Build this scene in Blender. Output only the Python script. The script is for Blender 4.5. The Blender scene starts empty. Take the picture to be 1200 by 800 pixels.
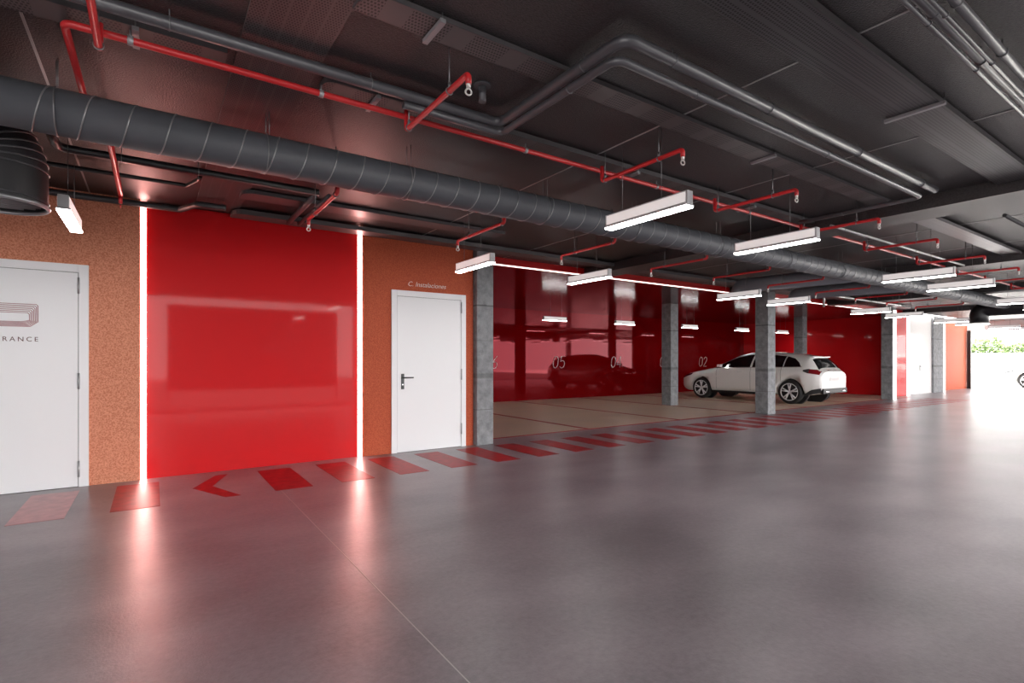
import bpy, bmesh, math, random
from mathutils import Vector, Matrix
random.seed(4)
PI = math.pi
S = bpy.context.scene
COL = S.collection

# ------------------------------------------------------------------ materials
def new_mat(name):
    m = bpy.data.materials.new(name); m.use_nodes = True
    n = m.node_tree.nodes; l = m.node_tree.links
    return m, n, l, n['Principled BSDF']
def N(n, t, **kw):
    x = n.new(t)
    for k, v in kw.items(): setattr(x, k, v)
    return x
def mat(name, col, rough=.5, metal=0, spec=.5, coat=0, coat_rough=.03, bump=0, scale=40, var=0, vscale=4, emit=None, es=0, trans=0, tint=None):
    m, n, l, b = new_mat(name)
    b.inputs['Base Color'].default_value = (*col, 1)
    b.inputs['Roughness'].default_value = rough
    b.inputs['Metallic'].default_value = metal
    b.inputs['Specular IOR Level'].default_value = spec
    b.inputs['Coat Weight'].default_value = coat
    b.inputs['Coat Roughness'].default_value = coat_rough
    b.inputs['Transmission Weight'].default_value = trans
    if tint: b.inputs['Specular Tint'].default_value = (*tint, 1)
    tc = N(n, 'ShaderNodeTexCoord')
    if var:
        t = N(n, 'ShaderNodeTexNoise'); t.inputs['Scale'].default_value = vscale; t.inputs['Detail'].default_value = 5
        l.new(tc.outputs['Object'], t.inputs['Vector'])
        r = N(n, 'ShaderNodeMapRange'); r.inputs['From Min'].default_value = .3; r.inputs['From Max'].default_value = .7
        r.inputs['To Min'].default_value = 1 - var; r.inputs['To Max'].default_value = 1 + var
        l.new(t.outputs['Fac'], r.inputs['Value'])
        v = N(n, 'ShaderNodeVectorMath', operation='SCALE'); v.inputs[0].default_value = col
        l.new(r.outputs['Result'], v.inputs['Scale']); l.new(v.outputs['Vector'], b.inputs['Base Color'])
    if bump:
        t = N(n, 'ShaderNodeTexNoise'); t.inputs['Scale'].default_value = scale; t.inputs['Detail'].default_value = 3
        l.new(tc.outputs['Object'], t.inputs['Vector'])
        bp = N(n, 'ShaderNodeBump'); bp.inputs['Strength'].default_value = bump; bp.inputs['Distance'].default_value = .01
        l.new(t.outputs['Fac'], bp.inputs['Height']); l.new(bp.outputs['Normal'], b.inputs['Normal'])
    if es:
        b.inputs['Emission Color'].default_value = (*(emit or col), 1); b.inputs['Emission Strength'].default_value = es
    return m

def floor_mat(name, c1, c2, r1, r2):
    m, n, l, b = new_mat(name)
    tc = N(n, 'ShaderNodeTexCoord')
    t1 = N(n, 'ShaderNodeTexNoise'); t1.inputs['Scale'].default_value = .9; t1.inputs['Detail'].default_value = 5; t1.inputs['Roughness'].default_value = .5
    t2 = N(n, 'ShaderNodeTexNoise'); t2.inputs['Scale'].default_value = 30; t2.inputs['Detail'].default_value = 9; t2.inputs['Roughness'].default_value = .7
    mp = N(n, 'ShaderNodeMapping'); mp.inputs['Scale'].default_value = (1, 1.6, 1)
    l.new(tc.outputs['Object'], mp.inputs['Vector']); l.new(mp.outputs['Vector'], t1.inputs['Vector']); l.new(tc.outputs['Object'], t2.inputs['Vector'])
    mx = N(n, 'ShaderNodeMath', operation='MULTIPLY_ADD'); mx.inputs[1].default_value = .35
    l.new(t2.outputs['Fac'], mx.inputs[0])
    sc = N(n, 'ShaderNodeMath', operation='MULTIPLY'); sc.inputs[1].default_value = .65
    l.new(t1.outputs['Fac'], sc.inputs[0]); l.new(sc.outputs[0], mx.inputs[2])
    cr = N(n, 'ShaderNodeValToRGB'); cr.color_ramp.elements[0].position = .36; cr.color_ramp.elements[1].position = .64
    cr.color_ramp.elements[0].color = (*c1, 1); cr.color_ramp.elements[1].color = (*c2, 1)
    l.new(mx.outputs[0], cr.inputs['Fac']); l.new(cr.outputs['Color'], b.inputs['Base Color'])
    rr = N(n, 'ShaderNodeMapRange'); rr.inputs['From Min'].default_value = .35; rr.inputs['From Max'].default_value = .65
    rr.inputs['To Min'].default_value = r1; rr.inputs['To Max'].default_value = r2
    l.new(mx.outputs[0], rr.inputs['Value']); l.new(rr.outputs['Result'], b.inputs['Roughness'])
    t3 = N(n, 'ShaderNodeTexNoise'); t3.inputs['Scale'].default_value = 90; t3.inputs['Detail'].default_value = 4; l.new(tc.outputs['Object'], t3.inputs['Vector'])
    bp = N(n, 'ShaderNodeBump'); bp.inputs['Strength'].default_value = .22; bp.inputs['Distance'].default_value = .004
    l.new(t3.outputs['Fac'], bp.inputs['Height']); l.new(bp.outputs['Normal'], b.inputs['Normal'])
    b.inputs['Specular IOR Level'].default_value = .6
    return m

def perf_mat(name, base, hole, fx, fy, rough=.45, metal=.3, band=0, clus=0):
    # perforated sheet: staggered dark holes as a surface pattern in the XY plane
    m, n, l, b = new_mat(name)
    tc = N(n, 'ShaderNodeTexCoord'); sp = N(n, 'ShaderNodeSeparateXYZ'); l.new(tc.outputs['Object'], sp.inputs[0])
    def M(op, a, bb=None):
        x = N(n, 'ShaderNodeMath', operation=op)
        for i, q in enumerate((a, bb)):
            if q is None: continue
            if isinstance(q, (int, float)): x.inputs[i].default_value = q
            else: l.new(q, x.inputs[i])
        return x.outputs[0]
    ux = M('MULTIPLY', sp.outputs[0], fx); uy = M('MULTIPLY', sp.outputs[1], fy)
    row = M('FLOOR', uy); st = M('MULTIPLY', M('MODULO', M('ABSOLUTE', row), 2), .5)
    ax = M('ABSOLUTE', M('SUBTRACT', M('FRACT', M('ADD', ux, st)), .5))
    ay = M('ABSOLUTE', M('SUBTRACT', M('FRACT', uy), .5))
    h = M('MULTIPLY', M('LESS_THAN', ax, .28), M('LESS_THAN', ay, .28))
    if clus:   # holes come in groups with plain sheet between
        h = M('MULTIPLY', h, M('LESS_THAN', M('FRACT', M('MULTIPLY', sp.outputs[0], 3.1)), .62))
    if band:   # solid strips left between the perforated bands
        bb = M('GREATER_THAN', M('ABSOLUTE', M('SUBTRACT', M('FRACT', M('MULTIPLY', sp.outputs[0 if band > 0 else 1], abs(band))), .5)), .07)
        h = M('MULTIPLY', h, bb)
    mx = N(n, 'ShaderNodeMix', data_type='RGBA'); l.new(h, mx.inputs['Factor'])
    mx.inputs['A'].default_value = (*base, 1); mx.inputs['B'].default_value = (*hole, 1)
    l.new(mx.outputs['Result'], b.inputs['Base Color'])
    b.inputs['Roughness'].default_value = rough; b.inputs['Metallic'].default_value = metal
    return m

def concrete_mat():
    m, n, l, b = new_mat('board_formed_concrete')
    tc = N(n, 'ShaderNodeTexCoord'); sp = N(n, 'ShaderNodeSeparateXYZ'); l.new(tc.outputs['Object'], sp.inputs[0])
    t = N(n, 'ShaderNodeTexNoise'); t.inputs['Scale'].default_value = 9; t.inputs['Detail'].default_value = 8; t.inputs['Roughness'].default_value = .65
    l.new(tc.outputs['Object'], t.inputs['Vector'])
    cr = N(n, 'ShaderNodeValToRGB'); cr.color_ramp.elements[0].position = .3; cr.color_ramp.elements[1].position = .72
    cr.color_ramp.elements[0].color = (.15, .155, .165, 1); cr.color_ramp.elements[1].color = (.33, .34, .355, 1)
    l.new(t.outputs['Fac'], cr.inputs['Fac'])
    wob = N(n, 'ShaderNodeMath', operation='MULTIPLY_ADD'); wob.inputs[1].default_value = .02; l.new(t.outputs['Fac'], wob.inputs[0]); l.new(sp.outputs[2], wob.inputs[2])
    last = cr.outputs['Color']
    for z, w, k in ((.51, .004, .6), (.985, .022, .62), (1.48, .004, .8), (1.975, .007, .45)):
        s = N(n, 'ShaderNodeMath', operation='SUBTRACT'); s.inputs[1].default_value = z; l.new(wob.outputs[0], s.inputs[0])
        a = N(n, 'ShaderNodeMath', operation='ABSOLUTE'); l.new(s.outputs[0], a.inputs[0])
        lt = N(n, 'ShaderNodeMapRange'); lt.inputs['From Min'].default_value = w; lt.inputs['From Max'].default_value = w * 2
        lt.inputs['To Min'].default_value = k; lt.inputs['To Max'].default_value = 1
        l.new(a.outputs[0], lt.inputs['Value'])
        v = N(n, 'ShaderNodeVectorMath', operation='SCALE'); l.new(last, v.inputs[0]); l.new(lt.outputs['Result'], v.inputs['Scale']); last = v.outputs['Vector']
    l.new(last, b.inputs['Base Color']); b.inputs['Roughness'].default_value = .75
    bp = N(n, 'ShaderNodeBump'); bp.inputs['Strength'].default_value = .25; bp.inputs['Distance'].default_value = .01
    l.new(t.outputs['Fac'], bp.inputs['Height']); l.new(bp.outputs['Normal'], b.inputs['Normal'])
    return m

def stucco_mat(name, c1, c2):
    m, n, l, b = new_mat(name)
    tc = N(n, 'ShaderNodeTexCoord')
    t = N(n, 'ShaderNodeTexNoise'); t.inputs['Scale'].default_value = 85; t.inputs['Detail'].default_value = 3; t.inputs['Roughness'].default_value = .6
    l.new(tc.outputs['Object'], t.inputs['Vector'])
    cr = N(n, 'ShaderNodeValToRGB'); cr.color_ramp.elements[0].position = .36; cr.color_ramp.elements[1].position = .62
    cr.color_ramp.elements[0].color = (*c1, 1); cr.color_ramp.elements[1].color = (*c2, 1)
    l.new(t.outputs['Fac'], cr.inputs['Fac']); l.new(cr.outputs['Color'], b.inputs['Base Color'])
    b.inputs['Roughness'].default_value = .7
    bp = N(n, 'ShaderNodeBump'); bp.inputs['Strength'].default_value = .4; bp.inputs['Distance'].default_value = .008
    l.new(t.outputs['Fac'], bp.inputs['Height']); l.new(bp.outputs['Normal'], b.inputs['Normal'])
    return m

FLOOR = floor_mat('polished_concrete_floor', (.125, .106, .119), (.262, .226, .246), .305, .325)
BAYF = floor_mat('bay_floor_concrete', (.50, .37, .27), (.62, .48, .36), .35, .5)
CEIL = mat('charcoal_ceiling_paint', (.032, .0285, .030), .38, spec=.6, bump=.5, scale=110, var=.5, vscale=60)
RIDGE = mat('ceiling_joint_aluminium', (.5, .5, .5), .35, metal=.6)
STUC = stucco_mat('lamplit_orange_stucco', (.56, .17, .085), (.80, .34, .21))  # lamplight on the left wall painted in as a paler orange
STUC2 = stucco_mat('unlit_orange_stucco', (.42, .06, .018), (.56, .11, .04))  # same stucco without the painted-in lamplight
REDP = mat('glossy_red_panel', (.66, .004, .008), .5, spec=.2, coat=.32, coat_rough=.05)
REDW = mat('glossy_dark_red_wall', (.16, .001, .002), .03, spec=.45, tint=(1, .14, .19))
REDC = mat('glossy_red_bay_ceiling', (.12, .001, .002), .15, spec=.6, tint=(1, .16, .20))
REDF = mat('red_fascia', (.55, .004, .006), .35)
WHITEW = mat('white_plaster', (.78, .77, .76), .6, bump=.05, scale=60)
DOORW = mat('white_door_enamel', (.88, .89, .91), .35)
DOORG = mat('door_gap', (.05, .05, .05), .6)
GREYP = mat('pale_grey_panel', (.60, .60, .60), .5)
CONC = concrete_mat()
STRIPE = mat('red_floor_paint', (.30, .003, .007), .42, spec=.3, var=.25, vscale=12)
STRIPEP = mat('pink_red_floor_paint', (.42, .15, .155), .3, var=.2, vscale=12)  # pinker tone for the first stripe
LINE = mat('dark_red_line_paint', (.34, .010, .010), .5)
JOINT = mat('floor_joint', (.42, .38, .38), .6)
DUCT = mat('dark_grey_duct_metal', (.092, .097, .11), .5, metal=.0, spec=.5, var=.1)
DUCTL = mat('pale_grey_duct_metal', (.21, .22, .25), .45)
RIB = mat('duct_seam_metal', (.30, .30, .31), .35, metal=.5)
BLACK = mat('black_lacquer_pipe', (.012, .012, .014), .35)
BLACKD = mat('black_duct', (.010, .010, .012), .4)
GPIPE = mat('grey_painted_pipe', (.085, .085, .095), .28, spec=.7)
LPIPE = mat('light_steel_conduit', (.5, .5, .5), .35, metal=.5)
CPIPE = mat('charcoal_conduit', (.045, .045, .05), .4)
REDPIPE = mat('red_lacquer_pipe', (.62, .025, .03), .30, spec=.6)
ROD = mat('hanger_steel', (.22, .22, .23), .4, metal=.5)
STRUT = mat('galvanised_strut', (.38, .38, .40), .4, metal=.4)
TRAY = perf_mat('perforated_cable_tray', (.13, .12, .122), (.03, .03, .03), 62, 46, clus=1)
TRAYL = perf_mat('fine_perforated_tray', (.11, .11, .115), (.03, .03, .032), 55, 55, rough=.3, metal=.6, band=-7.1)
TRAYS = mat('cable_tray_sheet', (.11, .105, .11), .4, metal=.2)
PANEL = perf_mat('perforated_ceiling_panel', (.105, .098, .10), (.028, .024, .026), 75, 55, band=12.8)
LAMP = mat('lamp_housing_grey', (.42, .42, .43), .4, metal=.2)
LAMPSIDE = mat('lamp_side_diffuser', (.75, .73, .72), .4, emit=(1, .95, .93), es=.22)
DIFF = mat('lamp_glowing_diffuser', (.9, .9, .9), .4, emit=(1, .97, .95), es=15)
LED = mat('led_strip_glow', (1, 1, 1), .4, emit=(1, .50, .45), es=16)
LEDF = mat('dim_led_strip_glow', (1, 1, 1), .4, emit=(1, .93, .90), es=1.3)
LEDC = mat('led_line_glow', (1, 1, 1), .4, emit=(1, .86, .80), es=1.6)
HEAD = mat('sprinkler_white_metal', (.75, .72, .70), .3, metal=.3)
LETTER = mat('white_lettering', (.85, .80, .78), .5)
LETTERD = mat('brown_grey_lettering', (.10, .03, .03), .5)
LOGO = mat('dark_red_line_logo', (.30, .008, .014), .5)
HANDLE = mat('black_door_handle', (.015, .017, .02), .3)
HINGE = mat('steel_hinge', (.42, .43, .44), .35, metal=.5)
OUTG = mat('pale_driveway_concrete', (.72, .71, .69), .7, var=.05)
YARD = mat('dark_yard_asphalt', (.10, .10, .10), .8)
OUTW = mat('white_boundary_wall', (.80, .80, .78), .7)
LEAF = mat('hedge_leaves', (.10, .16, .05), .6, var=.5, vscale=3)
PAINT = mat('white_car_paint', (.80, .79, .77), .3, coat=1, coat_rough=.03)
GLASS = mat('dark_car_glass', (.008, .009, .011), .05, spec=.8)
TYRE = mat('tyre_rubber', (.012, .012, .012), .7)
RIM = mat('alloy_rim', (.78, .78, .79), .3, metal=.3)
BLKP = mat('black_plastic', (.014, .014, .015), .5)
TAILR = mat('red_tail_lamp', (.20, .008, .012), .12, coat=1)
CHROME = mat('chrome_trim', (.7, .7, .72), .12, metal=1)
CAVITY = mat('dark_tray_inside', (.012, .012, .012), .7)

# ------------------------------------------------------------------ geometry helpers
def box(bm, x0, x1, y0, y1, z0, z1, bev=0):
    vs = [bm.verts.new((x, y, z)) for x in (x0, x1) for y in (y0, y1) for z in (z0, z1)]
    fs = [bm.faces.new([vs[i] for i in f]) for f in ((0, 1, 3, 2), (4, 6, 7, 5), (0, 4, 5, 1), (2, 3, 7, 6), (0, 2, 6, 4), (1, 5, 7, 3))]
    if bev:
        es = list({e for f in fs for e in f.edges})
        bmesh.ops.bevel(bm, geom=es, offset=bev, segments=2, affect='EDGES', profile=.6)
def fillet(pts, r, k=6):
    pts = [Vector(p) for p in pts]
    out = [pts[0]]
    for i in range(1, len(pts) - 1):
        a, p, b = pts[i - 1], pts[i], pts[i + 1]
        u = (a - p); v = (b - p); lu, lv = u.length, v.length; u.normalize(); v.normalize()
        ang = u.angle(v)
        if ang > PI - .02 or r <= 0: out.append(p); continue
        d = min(r / math.tan(ang / 2), lu * .49, lv * .49)
        rr = d * math.tan(ang / 2)
        c = p + (u + v).normalized() * (rr / math.sin(ang / 2))
        s0 = p + u * d - c; s1 = p + v * d - c
        tot = s0.angle(s1); ax = s0.cross(s1).normalized()
        for j in range(k + 1):
            out.append(c + Matrix.Rotation(tot * j / k, 3, ax) @ s0)
    out.append(pts[-1]); return out
def tube(bm, pts, r, seg=12, fil=0, k=6, cap=True):
    P = fillet(pts, fil, k) if fil else [Vector(p) for p in pts]
    rings = []; up = None
    for i, p in enumerate(P):
        if i == 0: t = (P[1] - p)
        elif i == len(P) - 1: t = (p - P[i - 1])
        else: t = (P[i + 1] - p).normalized() + (p - P[i - 1]).normalized()
        t.normalize()
        if up is None:
            up = t.orthogonal().normalized()
        else:
            up = (up - t * up.dot(t)).normalized()
        w = t.cross(up)
        m = 1
        if 0 < i < len(P) - 1:
            m = 1 / max(.5, math.cos((P[i + 1] - p).angle(p - P[i - 1]) / 2))
        rings.append([bm.verts.new(p + (up * math.cos(a) + w * math.sin(a)) * r * (m if False else 1)) for a in [2 * PI * j / seg for j in range(seg)]])
    for A, B in zip(rings, rings[1:]):
        for j in range(seg):
            f = bm.faces.new((A[j], A[(j + 1) % seg], B[(j + 1) % seg], B[j])); f.smooth = True
    if cap:
        bm.faces.new(rings[0][::-1]); bm.faces.new(rings[-1])
def ring(bm, c, ax, R, r, seg=20, k=6):
    c = Vector(c); ax = Vector(ax).normalized(); u = ax.orthogonal().normalized(); w = ax.cross(u)
    rs = []
    for i in range(seg):
        a = 2 * PI * i / seg; d = u * math.cos(a) + w * math.sin(a)
        rs.append([bm.verts.new(c + d * (R + r * math.cos(b)) + ax * r * math.sin(b)) for b in [2 * PI * j / k for j in range(k)]])
    for i in range(seg):
        A, B = rs[i], rs[(i + 1) % seg]
        for j in range(k):
            f = bm.faces.new((A[j], B[j], B[(j + 1) % k], A[(j + 1) % k])); f.smooth = True
def bmn(): return bmesh.new()
def obj(name, bm, m, parent=None, loc=None, fix=True):
    if fix: bmesh.ops.recalc_face_normals(bm, faces=bm.faces)
    me = bpy.data.meshes.new(name); 
    if loc:
        for v in bm.verts: v.co -= Vector(loc)
    bm.to_mesh(me); bm.free()
    if m: me.materials.append(m)
    o = bpy.data.objects.new(name, me); COL.objects.link(o)
    if loc: o.location = loc
    if parent:
        o.parent = parent
        o.matrix_parent_inverse = Matrix.Translation(parent.location).inverted() if parent.location.length else Matrix.Identity(4)
    return o
def bobj(name, b, m, parent=None, bev=0):
    bm = bmn(); box(bm, *b, bev=bev); return obj(name, bm, m, parent)
def tobj(name, pts, r, m, parent=None, seg=12, fil=0, k=6):
    bm = bmn(); tube(bm, pts, r, seg, fil, k); return obj(name, bm, m, parent)
def empty(name, loc=(0, 0, 0)):
    o = bpy.data.objects.new(name, None); COL.objects.link(o); o.location = loc; o.empty_display_size = .1
    return o
def tag(o, label, cat, group=None):
    o['label'] = label; o['category'] = cat
    if group: o['group'] = group
    return o
def struct(o, label=None):
    o['kind'] = 'structure'
    if label: o['label'] = label
    return o
def copy_tree(src, loc):
    c = src.copy(); COL.objects.link(c); c.location = loc
    for ch in src.children:
        d = ch.copy(); COL.objects.link(d); d.parent = c
        for g in ch.children:
            e = g.copy(); COL.objects.link(e); e.parent = d
    return c

ZC = 2.8
# ------------------------------------------------------------------ the room
fl = struct(bobj('floor', (-4, 28.3, -.9, 6.79, -.15, 0), FLOOR), 'polished grey concrete garage floor with red painted stripes')
bf = bobj('bay_paving', (3.9, 20.3, 6.79, 12.65, -.15, 0), BAYF, fl); bf['label'] = 'tan concrete floor of the parking bays'
f2 = bobj('far_paving', (20.3, 28.3, 6.79, 8.0, -.15, 0), FLOOR, fl)
j = bobj('floor_joint', (.967, .9715, -.9, 6.2, -.01, .0012), JOINT, fl)
for i in range(35):
    x = -.89 + .6045 * i
    if i == 2:
        bm = bmn()
        a = [(.30, 5.72), (.53, 6.23), (.64, 6.23), (.46, 5.72), (.64, 5.20), (.52, 5.20)]
        t = [bm.verts.new((q[0], q[1], .002)) for q in a]; u = [bm.verts.new((q[0], q[1], -.01)) for q in a]
        bm.faces.new((t[0], t[3], t[2], t[1])); bm.faces.new((t[0], t[5], t[4], t[3]))
        for k in range(6): bm.faces.new((t[k], t[(k + 1) % 6], u[(k + 1) % 6], u[k]))
        o = obj('painted_arrow', bm, STRIPE, fl); o['label'] = 'red painted arrowhead pointing left'
        continue
    bobj('painted_stripe', (x, x + .33, 5.19, 6.22, -.01, .002), STRIPEP if i in (0,) else STRIPE, fl)
bobj('bay_edge_line', (3.95, 20.2, 6.73, 6.80, -.01, .003), LINE, fl)
for x in (6.24, 8.70, 11.2, 13.72, 16.2, 18.6):
    bobj('bay_divider_line', (x - .045, x + .045, 6.79, 12.6, -.01, .003), LINE, fl)

ce = struct(bobj('ceiling', (-4, 28.3, -.9, 7.0, ZC, ZC + .12), CEIL), 'dark charcoal textured ceiling with pale joints')
for k in range(-1, 17):
    x = 2.855 + 1.68 * (k - 2)
    if abs(x - 1.18) < .1: continue
    bobj('ceiling_joint', (x - .006, x + .006, -.9, 6.9, ZC - .004, ZC + .01), RIDGE, ce)
pp = bobj('perforated_ceiling_panel', (.355, .745, -.9, 6.4, ZC - .012, ZC + .01), PANEL, ce); pp['label'] = 'perforated strip set in the ceiling'
struct(bobj('wall_left', (-4.2, -4, -1.1, 6.6, 0, 2.9), WHITEW))
wbh = struct(bobj('wall_behind', (-4.2, 28.3, -1.1, -.9, 2.62, 2.9), WHITEW), 'white lintel over the open daylit side behind the camera')
for k in range(6):
    bobj('pier', (-4.2 + 6.6 * k + (2.0 if k == 1 else 0), -3.9 + 6.6 * k + (2.0 if k == 1 else 0), -1.1, -.9, 0, 2.62), WHITEW, wbh)
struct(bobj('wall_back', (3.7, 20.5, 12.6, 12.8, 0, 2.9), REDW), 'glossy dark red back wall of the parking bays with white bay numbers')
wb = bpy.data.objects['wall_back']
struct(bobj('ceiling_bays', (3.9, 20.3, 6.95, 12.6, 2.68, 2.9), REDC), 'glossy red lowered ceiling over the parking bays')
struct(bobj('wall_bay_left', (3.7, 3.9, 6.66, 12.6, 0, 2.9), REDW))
struct(bobj('wall_bay_right', (20.3, 20.5, 7.2, 12.6, 0, 2.9), REDP), 'bright glossy red side wall at the end of the bays')
struct(bobj('trim_1', (3.9, 20.3, 6.88, 6.95, 2.70, 2.8), REDF), 'red fascia above the bay light line')
tag(bobj('light_strip', (3.9, 17.6, 6.925, 6.949, 2.688, 2.70), LEDC), 'long thin glowing light line along the front edge of the red bay ceiling', 'light strip')
# beams across the ceiling
for i, (x0, x1) in enumerate(((6.2, 6.67), (10.5, 10.95), (14.9, 15.3), (19.9, 20.3))):
    o = bobj('trim_%d' % (i + 2), (x0, x1, -.9, 6.85, 2.665, 2.81), CEIL); struct(o)

# front wall: orange stucco pieces, red panel and light strips
wf = struct(bobj('wall_front', (-4, -.11, 6.42, 6.62, 0, ZC), STUC), 'rough orange stucco wall left of the red panel')
w2 = struct(bobj('wall_front_right', (2.14, 3.72, 6.42, 6.62, 0, ZC), STUC2), 'rough orange stucco wall around the second white door')
struct(bobj('wall_front_backing', (-.11, 2.14, 6.50, 6.62, 0, ZC), WHITEW))
tag(bobj('wall_panel', (-.06, 2.09, 6.45, 6.499, .0, 2.79), REDP), 'large glossy red wall panel between two glowing vertical light strips', 'wall panel')
g = 'vertical light strips beside the red panel'
tag(bobj('light_strip', (-.108, -.062, 6.447, 6.499, .0, 2.75), LED), 'glowing white vertical light strip along the left edge of the red panel', 'light strip', g)
tag(bobj('light_strip', (2.092, 2.139, 6.447, 6.499, .0, 2.75), LED), 'glowing white vertical light strip along the right edge of the red panel', 'light strip', g)

# unseen panel outside the open side, added to mirror a darker rectangle in the red panel
gp = bobj('added_reflected_panel', (.25, 4.0, -1.18, -1.14, .5, 2.45), GREYP)
tag(gp, 'added unseen pale grey panel mirrored in the glossy red wall panel', 'board')
for x in (.25, 3.97): bobj('post', (x, x + .03, -1.21, -1.18, 0, 2.4), ROD, gp)

# far right end
ww = struct(bobj('wall_far_white', (21.0, 23.5, 7.2, 7.4, 0, ZC), WHITEW), 'white wall with a white door at the far end')
struct(bobj('wall_far_orange', (24.6, 28.3, 7.45, 7.65, 0, ZC), STUC2), 'orange wall beside the bright entrance')
struct(bobj('wall_far_link', (23.5, 24.6, 7.45, 7.65, 0, ZC), WHITEW))
struct(bobj('wall_far_red', (19.6, 21.0, 7.05, 7.199, 0, ZC), REDP), 'narrow red wall strip by the far pillar')
tag(bobj('light_strip', (20.80, 20.97, 7.02, 7.049, 0, 2.7), LEDF), 'glowing white vertical light strip between the far red strip and the white door', 'light strip')
struct(bobj('wall_right', (28.3, 28.6, -.9, 7.65, 2.42, 2.92), WHITEW), 'white lintel over the bright entrance')
tag(bobj('door_track', (28.18, 28.298, 7.30, 7.42, 0, 2.42), BLKP), 'black roller door track at the left edge of the bright entrance', 'door track')

# ------------------------------------------------------------------ doors
def text(body, size, loc, m, parent, shear=0, offset=0, align='LEFT', sx=1, name='lettering', spacing=1):
    c = bpy.data.curves.new(name, 'FONT'); c.body = body; c.size = size; c.extrude = .001; c.shear = shear; c.offset = offset
    c.align_x = align; c.space_character = spacing; c.materials.append(m)
    o = bpy.data.objects.new(name, c); COL.objects.link(o)
    o.rotation_euler = (PI / 2, 0, 0); o.location = loc; o.scale = (sx, 1, 1); o.parent = parent
    return o
def make_door(name, x0, x1, yf, hinge_right, label, hs=(.17, 1.0, 1.90), H=2.1, fw=.075, handle=True, sgn=1):
    d = empty(name); struct(d, label)
    bm = bmn()
    box(bm, x0, x0 + fw, yf - .02, yf, 0, H, .003); box(bm, x1 - fw, x1, yf - .02, yf, 0, H, .003); box(bm, x0 + fw, x1 - fw, yf - .02, yf, H - fw, H, .003)
    obj('door_frame', bm, DOORW, d)
    bobj('door_shadow_gap', (x0 + fw, x1 - fw, yf - .004, yf - .001, .0, H - fw), DOORG, d)
    bobj('door_leaf', (x0 + fw + .004, x1 - fw - .004, yf - .013, yf - .0045, .005, H - fw - .004), DOORW, d, bev=.002)
    hx = (x1 - fw) if hinge_right else (x0 + fw)
    for z in hs:
        bm = bmn(); tube(bm, [(hx, yf - .026, z - .075), (hx, yf - .026, z + .075)], .009, 8); obj('hinge', bm, HINGE, d)
    if handle:
        kx = (x0 + fw + .075) if hinge_right else (x1 - fw - .075); s = 1 if hinge_right else -1
        bm = bmn(); box(bm, kx - .021, kx + .021, yf - .022, yf - .013, .82, 1.02, .006)
        h = obj('handle', bm, HANDLE, d)
        tobj('lever', [(kx, yf - .02, .97), (kx, yf - .065, .97), (kx + s * .13, yf - .065, .97)], .009, HANDLE, h, 8, .012)
        bm = bmn(); tube(bm, [(kx, yf - .024, .88), (kx, yf - .021, .88)], .009, 10); obj('keyhole', bm, CHROME, h)
    return d
d1 = make_door('door_1', -1.61, -.51, 6.42, True, 'white metal door at the left edge with a red line logo and dark lettering', handle=False)
d2 = make_door('door_2', 2.51, 3.595, 6.42, True, 'white metal door with black handle under small white lettering', hs=(.25, 1.0, 1.92))
# far door
d3 = make_door('door_3', 21.2, 22.5, 7.2, False, 'far white door in the white end wall beside the glowing strip', hs=(.25, 1.0, 1.92))
text('C. Instalaciones', .088, (2.735, 6.4185, 2.165), LETTER, w2, shear=.25, offset=-.0008, sx=1.0)
text('ENTRANCE', .058, (-1.262, 6.4055, 1.368), LETTERD, d1, spacing=1.46)
# line logo: nested rounded outlines whose lower right corner is cut away
lg = empty('logo'); lg.parent = d1
bm = bmn()
for i in range(7):
    q = i * .013
    x0, x1 = -1.25 + q * .6, -.872 - q * .75; z0, z1 = 1.502 + q * .55, 1.705 - q
    zb = z0 + .045 * (1 - i / 9)
    pts = [(x0, 6.4065, z1 - .02), (x0, 6.4065, z0 + .03), (x0 + .03, 6.4065, z0), (x1 - .055 + q * .1, 6.4065, z0), (x1, 6.4065, zb), (x1 - .002, 6.4065, z1 - .012), (x1 - .012, 6.4065, z1), (x0 + .02, 6.4065, z1), (x0, 6.4065, z1 - .02)]
    tube(bm, pts, .0026, 4, cap=False)
obj('outline', bm, LOGO, lg)

# bay numbers from thin strokes
STROKES = {
 '0': [[(.0, .25), (.0, .75), (.12, .95), (.25, 1), (.38, .95), (.5, .75), (.5, .25), (.38, .05), (.25, 0), (.12, .05), (.0, .25)]],
 '2': [[(.0, .76), (.08, .93), (.25, 1), (.42, .93), (.5, .76), (.44, .55), (.0, .0), (.52, .0)]],
 '3': [[(.02, .85), (.14, .97), (.28, 1), (.44, .9), (.48, .74), (.4, .58), (.2, .53)], [(.2, .53), (.4, .48), (.5, .3), (.46, .12), (.3, 0), (.14, .01), (0, .13)]],
 '4': [[(.4, 0), (.4, 1), (.36, 1), (.0, .3), (.0, .26), (.54, .26)]],
 '5': [[(.47, 1), (.06, 1), (.03, .55), (.16, .63), (.3, .63), (.45, .53), (.5, .32), (.44, .1), (.26, 0), (.1, .02), (0, .13)]],
 '6': [[(.42, 1), (.2, .72), (.04, .42), (.0, .26), (.08, .06), (.25, 0), (.42, .06), (.5, .26), (.44, .46), (.27, .54), (.1, .48), (.02, .36)]],
}
for txt, x0, dx in (('06', 7.62, 0), ('05', 10.12, 0), ('04', 12.60, 0), ('03', 15.05, 0), ('02', 17.30, 0)):
    bm = bmn()
    for k, chh in enumerate(txt):
        for st in STROKES[chh]:
            tube(bm, [(x0 + k * .27 + u * .36 + v * .05, 12.597, .95 + v * .36) for u, v in st], .0115, 4, cap=True)
    o = obj('bay_number', bm, LETTER, wb); o['label'] = 'white bay number ' + txt

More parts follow.
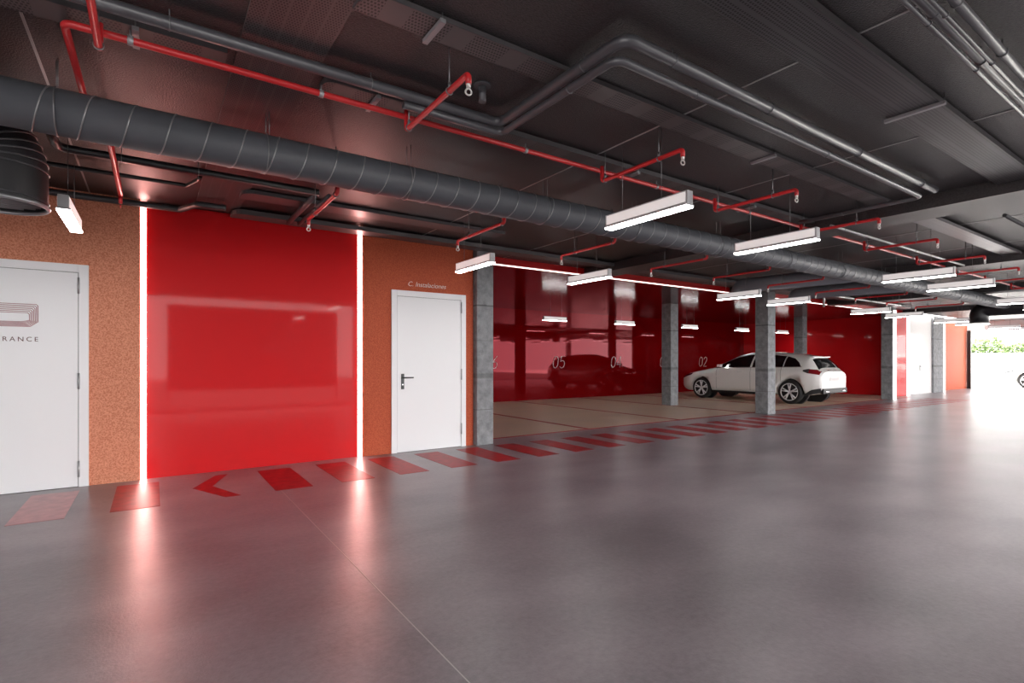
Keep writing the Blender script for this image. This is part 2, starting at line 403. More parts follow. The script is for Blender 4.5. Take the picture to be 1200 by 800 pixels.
# ------------------------------------------------------------------ pillars
def pillar(x, y, top, label, w=.3, d=.3):
    bm = bmn(); box(bm, x, x + w, y, y + d, 0, top, .012)
    tag(obj('concrete_pillar', bm, CONC), label, 'pillar', 'square concrete pillars')
pillar(3.735, 6.335, ZC, 'grey concrete pillar beside the second white door, nearest the camera', .27, .3)
pillar(11.15, 6.35, ZC, 'grey concrete pillar standing in front of the white hatchback')
pillar(18.40, 6.60, ZC, 'grey concrete pillar to the right of the white hatchback tail', .27)
tag(bobj('light_strip', (18.46, 18.66, 6.585, 6.599, 0, 2.7), LEDF), 'thin glowing vertical strip on the pillar right of the white hatchback', 'light strip')
pillar(23.5, 7.13, ZC, 'dark far concrete pillar between the white wall and the orange wall', 1.1)
pillar(11.18, 9.0, 2.68, 'grey concrete pillar inside the bays left of the white hatchback nose')
pillar(18.2, 9.15, 2.68, 'concrete pillar rising behind the rear roof of the white hatchback')
tag(bobj('light_strip', (24.45, 24.60, 7.11, 7.129, 0, 2.7), LEDF), 'thin glowing vertical strip on the right side of the dark far pillar', 'light strip')

# ------------------------------------------------------------------ lamps
def make_lamp(name, axis):
    L = .75; e = empty(name)
    def B(nm, l0, l1, w0, w1, z0, z1, m, bev=0):
        if axis == 'Y': return bobj(nm, (w0, w1, l0, l1, z0, z1), m, e, bev)
        return bobj(nm, (l0, l1, w0, w1, z0, z1), m, e, bev)
    B('housing', -L / 2, L / 2, -.030, .030, .020, .108, LAMP, .004)
    B('side_panel', -L / 2 + .014, L / 2 - .014, -.0325, -.0295, .032, .098, LAMPSIDE)
    B('side_panel', -L / 2 + .014, L / 2 - .014, .0295, .0325, .032, .098, LAMPSIDE)
    B('rim', -L / 2, L / 2, -.040, .040, .010, .020, LAMP, .002)
    B('diffuser', -L / 2 + .004, L / 2 - .004, -.037, .037, 0, .0098, DIFF)
    for s in (-.14, .225):
        p = (0, s) if axis == 'Y' else (s, 0)
        zt = .60 if axis == 'Y' else .48
        tobj('suspension_wire', [(*p, .108), (*p, zt)], .0022, ROD, e, 5)
    return e
protoY = make_lamp('batten_lamp', 'Y'); protoX = make_lamp('batten_lamp', 'X')
XS = [-.5, 2.895, 4.58, 7.85, 9.38, 12.72, 14.5, 17.65, 19.3, 22.4, 24.1, 25.9, 27.6]
names = ['first', 'second', 'third', 'fourth', 'fifth', 'sixth', 'seventh', 'eighth', 'ninth', 'tenth', 'eleventh', 'twelfth', 'thirteenth']
first = True
rows = ((2.55, 'in the row nearer the camera', 'hanging lamps nearer the camera'), (4.97, 'in the row near the walls', 'hanging lamps near the walls'), (-.45, 'in the added row behind the camera', 'added fill lamps behind the camera'))  # last row is out of view, added as fill light
for ry, rt, gr in rows:
    for k, x in enumerate(XS):
        if gr.endswith('behind the camera') and k > 8: continue
        xx = x - .075 if (ry == 2.55 and k == 0) else x
        if first: o = protoY; o.location = (xx, ry, 2.2); first = False
        else: o = copy_tree(protoY, (xx, ry, 2.2))
        if ry == 2.55 and k == 0: lab = 'white hanging batten lamp cut off by the left edge at the round duct'
        elif ry == 4.97 and k == 0: lab = 'small hanging batten lamp seen end on above the left white door'
        elif ry == 2.55 and k == 1: lab = 'largest hanging batten lamp, white, in the middle of the photo'
        elif ry == 4.97 and k == 1: lab = 'white hanging batten lamp in front of the nearest concrete pillar'
        else: lab = 'white hanging batten lamp, %s from the left %s' % (names[k], rt)
        tag(o, lab, 'lamp', gr)
for k, x in enumerate((6.0, 8.5, 11.05, 13.95, 16.8, 19.4)):
    if k == 0: o = protoX; o.location = (x, 10.5, 2.2)
    else: o = copy_tree(protoX, (x, 10.5, 2.2))
    tag(o, 'short lamp hanging over the parking bays, %s from the left' % names[k], 'lamp', 'lamps over the parking bays')

# ------------------------------------------------------------------ big spiral duct
DY, DZ, DR = 3.72, 2.535, .122
du = empty('spiral_duct', (0, 0, 0)); tag(du, 'long dark grey round spiral duct running the length of the ceiling', 'duct')
bm = bmn(); tube(bm, [(-4, DY, DZ), (16.85, DY, DZ)], DR, 40); obj('duct_body', bm, DUCT, du)
bm = bmn(); pitch = .188; pts = []
n_t = int((14 + 4) / pitch); per = 28
for i in range(n_t * per):
    a = 2 * PI * i / per; pts.append((-4 + pitch * i / per, DY + (DR + .001) * math.cos(-a + 1.2), DZ + (DR + .001) * math.sin(-a + 1.2)))
tube(bm, pts, .0042, 5); obj('spiral_seam', bm, RIB, du)
bm = bmn(); pts = []
for i in range(int(2.8 / .2) * 14):
    a = 2 * PI * i / 14; pts.append((14 + .2 * i / 14, DY + (DR + .002) * math.cos(-a), DZ + (DR + .002) * math.sin(-a)))
tube(bm, pts, .006, 4); obj('spiral_seam', bm, RIB, du)
for x in (-.43, .60, 1.57, 2.86, 4.0, 5.4, 6.9, 8.4, 9.9, 11.6, 13.4, 15.5):
    bm = bmn(); ring(bm, (x, DY, DZ), (1, 0, 0), DR + .004, .004, 28)
    tube(bm, [(x, DY - .02, DZ + DR + .005), (x, DY - .02, ZC)], .003, 5)
    tube(bm, [(x + .012, DY - DR * .55, DZ + DR * .85), (x + .012, DY - DR * .55, ZC)], .0025, 5)
    obj('hanger_band', bm, ROD, du)
# elbow ducts leaving the spiral duct above the second pillar
for k, (x, lab) in enumerate(((9.2, 'grey elbow duct bending down left of the pillar in front of the hatchback'), (11.25, 'grey elbow duct bending down right of the pillar in front of the hatchback'))):
    e = empty('elbow_duct'); tag(e, lab, 'duct', 'elbow ducts off the round duct')
    bm = bmn(); tube(bm, [(x - .05, DY + .118, 2.56), (x, 5.82, 2.60), (x, 5.82, 2.36)], .13, 24, .17, 10); obj('duct_body', bm, DUCTL, e)
    bm = bmn(); ring(bm, (x, 5.60, 2.60), (0, 1, 0), .132, .006, 24); obj('duct_collar', bm, RIB, e)
    bm = bmn(); ring(bm, (x, 5.82, 2.40), (0, 0, 1), .132, .006, 24); obj('duct_collar', bm, RIB, e)
# wide black duct far right
e = empty('black_duct'); tag(e, 'large black duct crossing the far ceiling and bending down', 'duct')
bm = bmn(); tube(bm, [(17.05, -.85, 2.47), (17.05, 4.25, 2.47), (17.05, 4.25, 2.12)], .19, 24, .26, 10); obj('duct_body', bm, BLACKD, e)
for y in (3.0, 1.5):
    bm = bmn(); ring(bm, (17.05, y, 2.47), (0, 1, 0), .193, .008, 24); obj('duct_collar', bm, RIB, e)
# ribbed elbow outlet at the left edge
e = empty('duct_outlet'); tag(e, 'ribbed black elbow duct outlet opening downwards at the left edge', 'duct')
cx, cy = -.745, 4.16; R = .225
path = [(-2.6, cy, 2.50), (cx, cy, 2.50), (cx, cy, 2.10)]
bm = bmn(); tube(bm, path, R, 36, .36, 12, cap=False); obj('duct_body', bm, BLACKD, e)
P = fillet(path, .36, 12)
bm = bmn()
for i in range(1, len(P) - 1):
    t = (P[i + 1] - P[i - 1]).normalized(); ring(bm, P[i], t, R + .002, .006, 32, 5)
for z in (2.13,): ring(bm, (cx, cy, z), (0, 0, 1), R + .002, .005, 32, 5)
for z in (-.95 - .1 * k for k in range(1, 12)): ring(bm, (z - .15, cy, 2.5), (1, 0, 0), R + .002, .005, 32, 5)
obj('rib', bm, CPIPE, e)
bm = bmn(); ring(bm, (cx, cy, 2.10), (0, 0, 1), R, .012, 32, 6)
for k in range(-4, 5):
    w = k * .045; h = math.sqrt(max(0, .2 ** 2 - w * w)); tube(bm, [(cx - h, cy + w, 2.12), (cx + h, cy + w, 2.12)], .006, 5)
obj('grille', bm, RIB, e)

# ------------------------------------------------------------------ red sprinkler pipes
m_ = empty('sprinkler_main_pipe'); tag(m_, 'long red sprinkler main pipe running left to right below the ceiling', 'pipe')
MY, MZ = 3.05, 2.70
tobj('pipe_run', [(-.215, 5.16, 2.50), (-.215, 3.95, 2.50), (-.33, 3.9, 2.715), (-.33, MY, MZ), (16.6, MY, MZ)], .017, REDPIPE, m_, 12, .035)
bm = bmn()
for x in (-.09, .78, 2.2, 3.6, 5.0, 7.7, 9.2):
    bm = bmn(); tube(bm, [(x - .012, MY, MZ), (x + .012, MY, MZ)], .022, 10); tube(bm, [(x, MY, MZ + .015), (x, MY, MZ + .05)], .005, 5); obj('pipe_clamp', bm, STRUT, m_)
bm = bmn(); tube(bm, [(-.215, 5.15, 2.5), (-.215, 5.15, 2.43)], .013, 8); ring(bm, (-.215, 5.15, 2.41), (1, 0, 0), .012, .004, 12, 5); obj('sprinkler_head', bm, REDPIPE, m_)
s_ = empty('sprinkler_main_pipe'); tag(s_, 'second red sprinkler main pipe hidden above the round spiral duct', 'pipe')
tobj('pipe_run', [(-.1, 3.89, 2.715), (16.6, 3.89, 2.715)], .014, REDPIPE, s_, 10)

def branch(y0, y1, z0, ztop, r=.0155):
    s = 1 if y1 > y0 else -1
    e = empty('sprinkler_branch')
    tobj('pipe_run', [(0, y0, ztop), (0, y0, z0), (0, y1, z0), (0, y1, z0 - .05)], r, REDPIPE, e, 10, .022)
    bm = bmn(); tube(bm, [(0, y1, z0 - .03), (0, y1, z0 - .07)], r * .75, 8); ring(bm, (0, y1, z0 - .088), (.25, 1, 0), .015, .0048, 14, 6)
    obj('sprinkler_head', bm, HEAD, e)
    for f in (.045, .735):
        y = y0 + (y1 - y0) * f
        bm = bmn(); tube(bm, [(0, y, z0 + .02), (0, y, ZC)], .0038, 6); ring(bm, (0, y, z0), (0, 1, 0), r + .003, .004, 12, 5); tube(bm, [(0, y, z0 + .012), (0, y, z0 + .045)], .009, 8)
        obj('hanger', bm, ROD, e)
    return e
pn = branch(MY - .09, 2.21, 2.58, MZ - .005); pw = branch(3.96, 4.84, 2.44, 2.715)
XN = [-.20, 1.255, 2.865, 4.30, 5.85, 7.40, 9.1, 10.7, 12.2, 13.8, 15.4]
labN = ['red sprinkler branch pipe cut off by the top edge at the far left',
        'largest red sprinkler branch pipe, above and left of the grey pipe corner',
        'red sprinkler branch pipe just above the largest hanging lamp']
for k, x in enumerate(XN):
    o = pn if k == 0 else copy_tree(pn, (x, 0, 0)); o.location = (x, 0, 0)
    tag(o, labN[k] if k < 3 else 'red sprinkler branch pipe, %s from the left in front of the round duct' % names[k], 'pipe', 'sprinkler branches in front of the round duct')
XW = [1.13, 2.62, 4.02, 5.6, 7.0, 8.5, 10.1, 11.7, 13.2, 14.8]
labW = ['red sprinkler branch pipe in front of the top of the glossy red panel', 'red sprinkler branch pipe above the white door with the black handle', 'red sprinkler branch pipe above the lamp at the left end of the bays']
for k, x in enumerate(XW):
    o = pw if k == 0 else copy_tree(pw, (x, 0, 0)); o.location = (x, 0, 0)
    tag(o, labW[k] if k < 3 else 'red sprinkler branch pipe, %s from the left behind the round duct' % names[k], 'pipe', 'sprinkler branches behind the round duct')

# ------------------------------------------------------------------ grey pipes in a U
def pipe_thing(name, pts, r, m, label, fil=.06, hang=(), group=None, seg=14):
    e = empty(name); tag(e, label, 'pipe', group)
    tobj('pipe_run', pts, r, m, e, seg, fil, 8)
    for hk, h in enumerate(hang):
        bm = bmn(); tube(bm, [(h[0], h[1], h[2] + r), (h[0], h[1], ZC if r > .015 and label.find('lower of') < 0 else h[2] + r + .012)], .0035, 5)
        ring(bm, h[:3], h[3], r + .002, .003, 16, 5); obj('hanger', bm, ROD, e)
    return e
X1, Y1 = (1, 0, 0), (0, 1, 0)
pipe_thing('grey_pipe', [(-4, 2.86, 2.735), (1.855, 2.86, 2.735), (1.855, 1.76, 2.735), (5.83, 1.76, 2.735)], .030, GPIPE,
           'thick grey pipe making a square loop below the ceiling, upper of the pair', .07,
           [(.06, 2.86, 2.735, X1), (1.0, 2.86, 2.735, X1), (1.855, 2.05, 2.735, Y1), (2.2, 1.76, 2.735, X1), (3.1, 1.76, 2.735, X1), (4.3, 1.76, 2.735, X1), (5.5, 1.76, 2.735, X1)], 'looped grey pipes')
pipe_thing('grey_pipe', [(1.2, 2.88, 2.685), (1.885, 2.88, 2.685), (1.885, 1.845, 2.685), (5.77, 1.845, 2.685), (5.77, 2.93, 2.685)], .022, GPIPE,
           'thinner grey pipe following the thick grey loop, lower of the pair', .06,
           [(1.885, 2.2, 2.685, Y1), (2.5, 1.845, 2.685, X1), (4.0, 1.845, 2.685, X1), (5.77, 2.5, 2.685, Y1)], 'looped grey pipes')
# steel pipes top right
for (y, z, r, m, x1, lab) in ((.865, 2.735, .022, GPIPE, 6.19, 'thick grey pipe at the top right corner, left one of four'), (.885, 2.695, .010, GPIPE, 6.19, 'thin grey pipe below the left thick pipe at the top right corner'),
                       (.783, 2.735, .020, GPIPE, 6.19, 'thick grey pipe at the top right corner, right one of four'), (.822, 2.70, .009, GPIPE, 6.19, 'thin grey pipe between the two thick pipes at the top right corner')):
    pipe_thing('grey_pipe', [(0, y, z), (x1, y, z)], r, m, lab, 0, [(2.85, y, z, X1), (3.5, y, z, X1), (4.6, y, z, X1)], 'pipes at the top right corner')
pipe_thing('steel_conduit', [(11.5, 5.35, 2.30), (11.5, 5.35, 2.56), (15.4, 5.35, 2.56)], .022, LPIPE, 'pale steel pipe running right from above the elbow ducts', .05, [(12.1, 5.35, 2.56, X1), (13.7, 5.35, 2.56, X1)])
pipe_thing('steel_conduit', [(6.0, 2.72, 2.64), (10.2, 2.72, 2.64)], .014, LPIPE, 'thin pale conduit left of the far ceiling lamps', 0, [(6.3, 2.72, 2.64, X1), (8.3, 2.72, 2.64, X1)])
pipe_thing('steel_conduit', [(7.0, 1.55, 2.64), (16.0, 1.55, 2.64)], .018, CPIPE, 'dark conduit running away under the far ceiling at the right edge', 0, [(8.0, 1.55, 2.64, X1), (11.5, 1.55, 2.64, X1)])
# conduits near the front wall
pipe_thing('black_pipe', [(-.57, 4.5, 2.72), (-.57, 4.93, 2.72), (1.24, 4.93, 2.72), ], .030, BLACK, 'black bent pipe below the ceiling behind the round duct', .06, [(-.2, 4.93, 2.72, X1), (.3, 4.93, 2.72, X1)])
pipe_thing('black_pipe', [(-4, 5.42, 2.73), (.24, 5.42, 2.73), (.32, 5.18, 2.73), (.32, 5.05, 2.73)], .018, BLACK, 'thin black pipe ending in a bend before the perforated ceiling strip', .03)
pipe_thing('grey_pipe', [(1.23, 4.96, 2.715), (1.23, 6.17, 2.715)], .026, GPIPE, 'short grey pipe crossing to the front wall, left of two', 0, group='short pipes crossing to the front wall')
pipe_thing('grey_pipe', [(1.34, 4.96, 2.715), (1.34, 6.17, 2.715)], .020, GPIPE, 'short grey pipe crossing to the front wall, right of two', 0, group='short pipes crossing to the front wall')
pipe_thing('grey_conduit', [(-4, 6.30, 2.725), (.22, 6.30, 2.725), (.36, 5.98, 2.725), (.6, 5.98, 2.725)], .030, CPIPE, 'dark conduit along the top of the orange wall at the left', .04, [(-.9, 6.30, 2.725, X1)])
# short ceiling pipe stub with flange
e = empty('ceiling_stub'); tag(e, 'short grey pipe stub with a round flange under the ceiling', 'pipe')
bm = bmn(); tube(bm, [(1.58, 2.62, 2.8), (1.58, 2.62, 2.70)], .022, 14); obj('pipe_run', bm, GPIPE, e)
bm = bmn(); tube(bm, [(1.58, 2.62, 2.8), (1.58, 2.62, 2.79)], .05, 18); obj('flange', bm, DUCT, e)

# ------------------------------------------------------------------ cable trays
def tray(x0, x1, y0, y1, z, m, label, ends=True, struts=(), h=.035, rnd=0, body=None, ms=.06):
    e = empty('cable_tray'); tag(e, label, 'cable tray', 'cable trays under the ceiling')
    bm = bmn()
    L = []
    if rnd:       # left end rounded upwards in plan
        cx, cyy = x0 + rnd, y0 + rnd
        for k in range(7):
            a = PI + (PI / 2) * k / 6; L.append((cx + rnd * math.cos(a), cyy + rnd * math.sin(a)))
        poly = [(x0, y1)] + L + [(x1, y0), (x1, y1)]
    else: poly = [(x0, y1), (x0, y0), (x1, y0), (x1, y1)]
    b = [bm.verts.new((p[0], p[1], z)) for p in poly]; t = [bm.verts.new((p[0], p[1], z + .004)) for p in poly]
    bm.faces.new(b[::-1]); bm.faces.new(t)
    for k in range(len(poly)): bm.faces.new((b[k], b[(k + 1) % len(b)], t[(k + 1) % len(b)], t[k]))
    obj('tray_base', bm, m, e)
    bm = bmn()
    for k in range(len(poly)):
        p, q = poly[k], poly[(k + 1) % len(poly)]
        if p[0] == x1 and q[0] == x1: continue
        P0, P1 = Vector((*p, 0)), Vector((*q, 0)); d = (P1 - P0).normalized(); nn = Vector((-d.y, d.x, 0)) * .002
        v = [bm.verts.new((P0 + s * nn + Vector((0, 0, zz)))) for s in (1, -1) for zz in (z, z + h)] + [bm.verts.new((P1 + s * nn + Vector((0, 0, zz)))) for s in (1, -1) for zz in (z, z + h)]
        for f in ((0, 1, 3, 2), (4, 6, 7, 5), (0, 4, 5, 1), (2, 3, 7, 6), (0, 2, 6, 4), (1, 5, 7, 3)): bm.faces.new([v[i] for i in f])
    obj('tray_side', bm, body or TRAYS, e)
    for x in struts:
        bobj('strut', (x - .014, x + .014, y0 - ms, y1 + ms, z - .022, z - .001), STRUT, e, .002)
        for y in (y0 - ms + .008, y1 + ms - .008): tobj('rod', [(x, y, z - .02), (x, y, ZC)], .0035, ROD, e, 5)
    return e
tray(-4, .31, 3.01, 3.17, 2.752, TRAY, 'perforated cable tray with red glow at the top left corner', struts=(-.07,), ms=.01)
tray(.79, 7.5, 2.985, 3.17, 2.752, TRAY, 'perforated cable tray beside the red main pipe in the middle', rnd=.06, struts=(1.09, 3.3, 5.0), ms=.01)
tray(.74, 6.18, 2.19, 2.35, 2.771, TRAY, 'perforated cable tray with a rounded end at the top centre', rnd=.13, h=.025, struts=(1.10, 3.92), ms=.02)
tray(.0, 6.18, 1.16, 1.42, 2.755, TRAYL, 'wide finely perforated cable tray at the upper right', struts=(3.92,), ms=.03)
tray(6.8, 10.4, 2.12, 2.32, 2.74, TRAYL, 'pale cable tray beyond the first ceiling beam on the right')
tray(11.0, 19.5, 2.12, 2.32, 2.74, TRAYL, 'far cable tray close to the bright entrance')
tray(.68, 3.6, 5.42, 5.66, 2.755, TRAYS, 'dark cable tray with a rounded end above the glossy red panel', rnd=.12)
tray(.68, 18.5, 6.12, 6.34, 2.725, TRAYS, 'long dark cable tray along the top of the front wall and bays', rnd=.13, body=TRAYS, h=.05)

# ------------------------------------------------------------------ the car
def interp(K, x):
    if x <= K[0][0]: return K[0][1]
    for (a, p), (b, q) in zip(K, K[1:]):
        if x <= b:
            t = (x - a) / (b - a); return p + (q - p) * t
    return K[-1][1]
def smooth(K, w):
    return lambda x: sum(interp(K, x + w * k / 3) for k in (-3, -2, -1, 0, 1, 2, 3)) / 7
ZT = smooth([(-.3, .60), (0, .66), (.12, .74), (.35, .81), (.8, .90), (1.2, .985), (1.5, 1.14), (1.95, 1.355), (2.35, 1.435), (3.0, 1.43), (3.6, 1.375), (4.02, 1.30), (4.10, 1.24), (4.30, .98), (4.38, .90), (4.7, .86)], .06)
ZB = smooth([(0, .26), (.15, .20), (.5, .19), (3.7, .20), (4.1, .24), (4.42, .34)], .05)
PW = smooth([(-.2, .50), (0, .62), (.08, .70), (.3, .81), (.7, .875), (1.3, .895), (3.4, .895), (4.0, .85), (4.25, .78), (4.42, .70), (4.6, .66)], .06)
ZM = .56; NT, NB = 4.5, 5
def fz(z): return 1 - max(0, z - .88) * .50 - max(0, .42 - z) * .14 + .012 * math.exp(-((z - .80) / .05) ** 2)
def Wd(x, z):
    zt = ZT(x); t = min(1, max(0, (z - ZM) / (zt - ZM)))
    return PW(x) * fz(z) * (1 - t ** NT) ** (1 / NT)
def Tz(x, y):
    zt = ZT(x); q = min(1, abs(y) / (PW(x) * fz(zt)))
    return ZM + (zt - ZM) * (1 - q ** NT) ** (1 / NT)
CL = 4.42
def car_body():
    bm = bmn(); rings = []
    xs = [0, .01, .03, .06, .1] + [.1 + .06 * k for k in range(1, 71)] + [4.33, 4.36, 4.39, 4.41, 4.42]
    xs = sorted(set(round(x, 4) for x in xs if x <= CL))
    for x in xs:
        half = []
        e0 = min(x, CL - x); sh = 1 if e0 > .06 else .93 + .07 * math.sqrt(max(0, 1 - (1 - e0 / .06) ** 2))
        zt, zb = ZT(x), ZB(x)
        for k in range(15):
            th = PI / 2 - (PI / 2) * k / 14
            s, c = math.sin(th), max(0, math.cos(th)); z = ZM + (zt - ZM) * s ** (2 / NT)
            half.append((PW(x) * fz(z) * c ** (2 / NT), z))
        for k in range(1, 11):
            th = (PI / 2) * k / 10
            s, c = math.sin(th), max(0, math.cos(th)); z = ZM - (ZM - zb) * s ** (2 / NB)
            half.append((PW(x) * fz(z) * c ** (2 / NB), z))
        half = [(y * sh, ZM + (z - ZM) * sh) for y, z in half]
        loop = half + [(-y, z) for y, z in half[-2:0:-1]]
        rings.append([bm.verts.new((y, -x, z)) for y, z in loop])
    n = len(rings[0])
    for A, B in zip(rings, rings[1:]):
        for k in range(n):
            f = bm.faces.new((A[k], A[(k + 1) % n], B[(k + 1) % n], B[k])); f.smooth = True
    bm.faces.new(rings[0]); bm.faces.new(rings[-1][::-1])
    bmesh.ops.recalc_face_normals(bm, faces=bm.faces)
    return bm
def side_patch(bm, cols, zlo, zhi, off, side, rows=6):
    g = []
    for x in cols:
        g.append([bm.verts.new((side * (Wd(x, zlo(x) + (zhi(x) - zlo(x)) * r / rows) + off), -x, zlo(x) + (zhi(x) - zlo(x)) * r / rows)) for r in range(rows + 1)])
    for A, B in zip(g, g[1:]):
        for r in range(rows):
            f = bm.faces.new((A[r], A[r + 1], B[r + 1], B[r])); f.smooth = True
def top_patch(bm, x0, x1, yw0, yw1, off, nx=8, ny=12):
    g = []
    for i in range(nx + 1):
        x = x0 + (x1 - x0) * i / nx; yw = yw0 + (yw1 - yw0) * i / nx; row = []
        sl = (ZT(x + .02) - ZT(x - .02)) / .04; nl = math.hypot(1, sl)
        for k in range(ny + 1):
            y = -yw + 2 * yw * k / ny
            row.append(bm.verts.new((y, -(x - sl * off / nl * 1), Tz(x, y) + off / nl)))
        g.append(row)
    for A, B in zip(g, g[1:]):
        for k in range(ny):
            f = bm.faces.new((A[k], A[k + 1], B[k + 1], B[k])); f.smooth = True
def lin(a, b, n): return [a + (b - a) * k / n for k in range(n + 1)]
def make_car(label):
    car = empty('hatchback_car'); tag(car, label, 'car')
    WX = (.86, 3.65); WR = .325
    body = obj('car_body', car_body(), PAINT, car)
    bm = bmn()
    for wx in WX:
        for s in (-1, 1): tube(bm, [(s * .58, -wx, .325), (s * 1.1, -wx, .325)], .375, 40)
    cut = obj('cutter', bm, None)
    md = body.modifiers.new('b', 'BOOLEAN'); md.operation = 'DIFFERENCE'; md.object = cut; md.solver = 'EXACT'
    bpy.context.view_layer.update()
    me = bpy.data.meshes.new_from_object(body.evaluated_get(bpy.context.evaluated_depsgraph_get()))
    body.modifiers.clear(); body.data = me; bpy.data.objects.remove(cut)
    bm = bmn()
    for wx in WX:
        for s in (-1, 1): tube(bm, [(s * .50, -wx, .345), (s * .60, -wx, .345)], .385, 32)
    obj('wheel_arch', bm, BLKP, car)
    lo = lambda x: .965 + .02 * (x - 1.3)
    def hi(x): return max(lo(x) + .004, min(ZT(x) - .085, interp([(1.28, .97), (1.5, 1.075), (2.0, 1.27), (2.4, 1.345), (3.0, 1.35), (3.4, 1.32), (3.7, 1.24), (3.86, 1.12), (3.93, 1.0)], x)))
    for s in (-1, 1):
        bm = bmn(); side_patch(bm, lin(1.32, 2.50, 20), lo, hi, .004, s); obj('side_window', bm, GLASS, car)
        bm = bmn(); side_patch(bm, lin(2.56, 3.45, 14), lo, hi, .004, s); side_patch(bm, lin(3.48, 3.92, 12), lo, hi, .004, s); obj('side_window', bm, GLASS, car)
        bm = bmn(); side_patch(bm, lin(1.3, 3.95, 30), lambda x: lo(x) - .014, lambda x: lo(x) - .003, .006, s, 1); obj('window_trim', bm, CHROME, car)
        bm = bmn(); side_patch(bm, lin(4.0, 4.37, 14), lambda x: interp([(4.0, .90), (4.12, .845), (4.37, .80)], x), lambda x: interp([(4.0, .925), (4.12, .955), (4.37, .935)], x), .006, s); tl = obj('tail_lamp', bm, TAILR, car)
        bm = bmn(); side_patch(bm, lin(4.0, 4.14, 8), lambda x: interp([(4.0, .895), (4.12, .84), (4.37, .80)], x), lambda x: interp([(4.0, .93), (4.12, .96), (4.37, .94)], x), .009, s); obj('lamp_smoked_cover', bm, BLKP, tl)
        bm = bmn(); side_patch(bm, lin(.06, .50, 14), lambda x: interp([(.06, .60), (.5, .74)], x), lambda x: interp([(.06, .70), (.5, .79)], x), .006, s); obj('headlamp', bm, GLASS, car)
        bm = bmn(); side_patch(bm, lin(1.25, 3.25, 20), lambda x: .215, lambda x: .275, .004, s, 2); obj('sill_trim', bm, BLKP, car)
        # door seams
        bm = bmn()
        for xx in (1.42, 2.53, 3.42): side_patch(bm, [xx, xx + .008], lambda x: .32 if xx < 3 else .62, lambda x: lo(x) - .015, .0025, s, 10)
        obj('door_seam', bm, DOORG, car)
        for xx in (2.22, 3.20):
            w = Wd(xx, .86); bm = bmn(); tube(bm, [(s * (w + .002), -xx + .08, .86), (s * (w + .028), -xx + .05, .865), (s * (w + .028), -xx - .07, .87), (s * (w + .002), -xx - .10, .87)], .012, 8); obj('door_handle', bm, PAINT, car)
        w = Wd(1.55, 1.0); bm = bmn(); box(bm, *sorted((s * (w + .03), s * (w + .17))), -1.60, -1.48, .975, 1.065, .03)
        obj('side_mirror', bm, PAINT, car)
        bm = bmn(); tube(bm, [(s * (w - .02), -1.53, .95), (s * (w + .08), -1.53, 1.0)], .02, 8); obj('mirror_stalk', bm, BLKP, car)
    bm = bmn(); top_patch(bm, 1.25, 1.93, .66, .54, .006); obj('windscreen', bm, GLASS, car)
    bm = bmn(); top_patch(bm, 4.09, 4.30, .50, .60, .008); obj('rear_window', bm, GLASS, car)
    bm = bmn(); box(bm, -.47, .47, -4.10, -3.92, 1.262, 1.290, .01); obj('roof_spoiler', bm, PAINT, car)
    # rear bumper, diffuser, plate recess, exhausts, badge
    bm = bmn()
    for s in (-1, 1): side_patch(bm, lin(4.02, 4.41, 10), lambda x: interp([(4.02, .235), (4.41, .33)], x), lambda x: interp([(4.02, .27), (4.2, .40), (4.41, .45)], x), .008, s, 3)
    box(bm, -.66, .66, -4.45, -4.36, .30, .44, .02); obj('rear_diffuser', bm, BLKP, car)
    bm = bmn()
    for s in (-1, 1): box(bm, *sorted((s * .38, s * .55)), -4.465, -4.38, .335, .375, .012)
    obj('exhaust_tip', bm, CHROME, car)
    bm = bmn(); box(bm, -.26, .26, -4.432, -4.40, .62, .735, .004); obj('number_plate', bm, WHITEW, car)
    bm = bmn(); tube(bm, [(0, -4.40, .83), (0, -4.435, .83)], .045, 20); obj('badge', bm, CHROME, car)
    bm = bmn(); box(bm, -.55, .55, -.03, .012, .36, .56, .02); obj('grille', bm, BLKP, car)
    # wheels
    for wx in WX:
        for s in (-1, 1):
            w = empty('wheel'); w.parent = car
            xo = s * .865
            bm = bmn(); prof = [(-.20, .21), (-.20, .29), (-.185, .318), (-.15, .325), (-.05, .325), (-.02, .316), (-.002, .29), (-.0, .25), (-.004, .225), (-.03, .215)]
            rg = []
            for q in range(40):
                a = 2 * PI * q / 40; rg.append([bm.verts.new((xo + s * d, -wx + rr * math.cos(a), .325 + rr * math.sin(a))) for d, rr in prof])
            for q in range(40):
                for k in range(len(prof) - 1):
                    f = bm.faces.new((rg[q][k], rg[(q + 1) % 40][k], rg[(q + 1) % 40][k + 1], rg[q][k + 1])); f.smooth = True
            obj('tyre', bm, TYRE, w)
            bm = bmn(); ring(bm, (xo - s * .012, -wx, .325), (1, 0, 0), .232, .014, 40, 8)
            for q in range(5):
                for dd in (-.17, .17):
                    a = 2 * PI * q / 5 + PI / 2; b = a + dd
                    c0 = Vector((xo - s * .02, -wx + .04 * math.cos(a), .325 + .04 * math.sin(a))); c1 = Vector((xo - s * .012, -wx + .218 * math.cos(b), .325 + .218 * math.sin(b)))
                    tube(bm, [c0, c1], .019, 6)
            tube(bm, [(xo - s * .05, -wx, .325), (xo - s * .008, -wx, .325)], .045, 16)
            obj('rim', bm, RIM, w)
            bm = bmn(); tube(bm, [(xo - s * .12, -wx, .325), (xo - s * .06, -wx, .325)], .215, 32); obj('brake_disc', bm, BLKP, w)
    return car
car = make_car('white hatchback car parked nose in, in the bay behind the concrete pillars')
car.location = (15.18, 11.21, 0); 
def deep_copy(o, parent=None):
    c = o.copy(); COL.objects.link(c)
    if parent: c.parent = parent
    for ch in o.children: deep_copy(ch, c)
    return c
car2 = deep_copy(car); car2.location = (31.0, 6.8, 0)
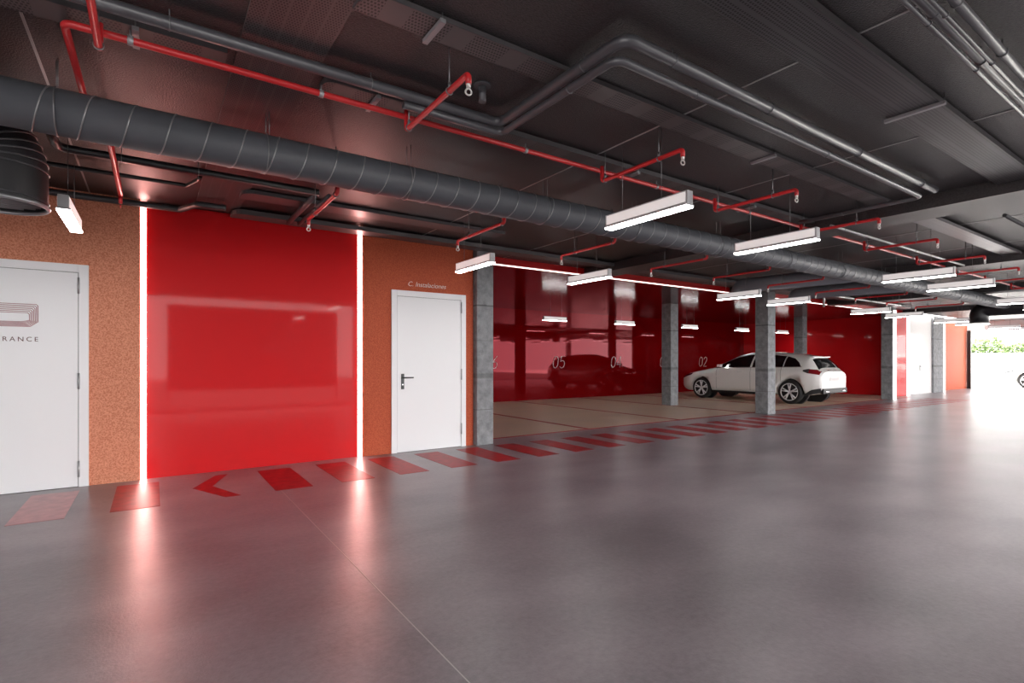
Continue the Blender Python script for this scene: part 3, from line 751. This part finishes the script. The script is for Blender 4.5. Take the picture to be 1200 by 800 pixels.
car2['label'] = 'white car outside, cut off by the right edge of the photo'

# ------------------------------------------------------------------ outside
struct(bobj('ground_side', (-12, 28.3, -25, -.9, -.2, 0), YARD), 'pale paved yard behind the camera')
struct(bobj('ground', (28.3, 75, -25, 40, -.2, 0), OUTG), 'pale sunlit driveway outside the entrance')
struct(bobj('wall_outside', (56, 56.3, -25, 40, 0, 1.75), OUTW), 'white boundary wall outside the entrance')
bm = bmn(); rnd = random.Random(7)
for _ in range(16000):
    y = rnd.uniform(6, 24); top = 2.75 + .35 * math.sin(y * 1.9) + .2 * math.sin(y * 4.7 + 1)
    z = rnd.uniform(.3, top); x = 58.2 + rnd.uniform(-.7, .9)
    c = Vector((x, y, z)); s = rnd.uniform(.07, .17)
    u = Vector((rnd.gauss(0, 1), rnd.gauss(0, 1), rnd.gauss(0, 1))).normalized(); v = u.orthogonal().normalized() * s * .6; u = u * s
    bm.faces.new([bm.verts.new(c - u), bm.verts.new(c + v), bm.verts.new(c + u), bm.verts.new(c - v)])
hd_ = obj('hedge', bm, LEAF, fix=False); tag(hd_, 'green hedge above the white boundary wall outside the entrance', 'hedge')

# ------------------------------------------------------------------ light, world, camera
w = bpy.data.worlds.new('sky'); S.world = w; w.use_nodes = True
bg = w.node_tree.nodes['Background']
bg.inputs['Color'].default_value = (1, .97, .965, 1); bg.inputs['Strength'].default_value = 3.7
sl = bpy.data.lights.new('sun', 'SUN'); sl.energy = 16; sl.angle = .02; sl.color = (1, .96, .9)
so = bpy.data.objects.new('sun', sl); COL.objects.link(so)
so.rotation_euler = Vector((.55, -.3, -.8)).to_track_quat('-Z', 'Y').to_euler()

th = math.atan(420 / 615)
cam = bpy.data.cameras.new('camera'); cam.lens = 615 / 1200 * 36; cam.sensor_width = 36; cam.shift_y = 21.5 / 1200; cam.clip_start = .02; cam.clip_end = 300
co = bpy.data.objects.new('camera', cam); COL.objects.link(co)
co.location = (0, 0, 1.2); co.rotation_euler = (PI / 2, 0, -th)
S.camera = co
for o in S.objects:      # long thin faces: keep shadow rays starting on the surface
    if o.type == 'MESH': o.shadow_terminator_geometry_offset = 0.0
S.view_settings.view_transform = 'Standard'; S.view_settings.look = 'None'; S.view_settings.gamma = 1; S.view_settings.use_curve_mapping = False
S.view_settings.exposure = 0.95
c = S.cycles
c.use_denoising = True
c.max_bounces = 8; c.diffuse_bounces = 4; c.glossy_bounces = 5; c.transmission_bounces = 4; c.caustics_reflective = False; c.caustics_refractive = False
c.sample_clamp_indirect = 6
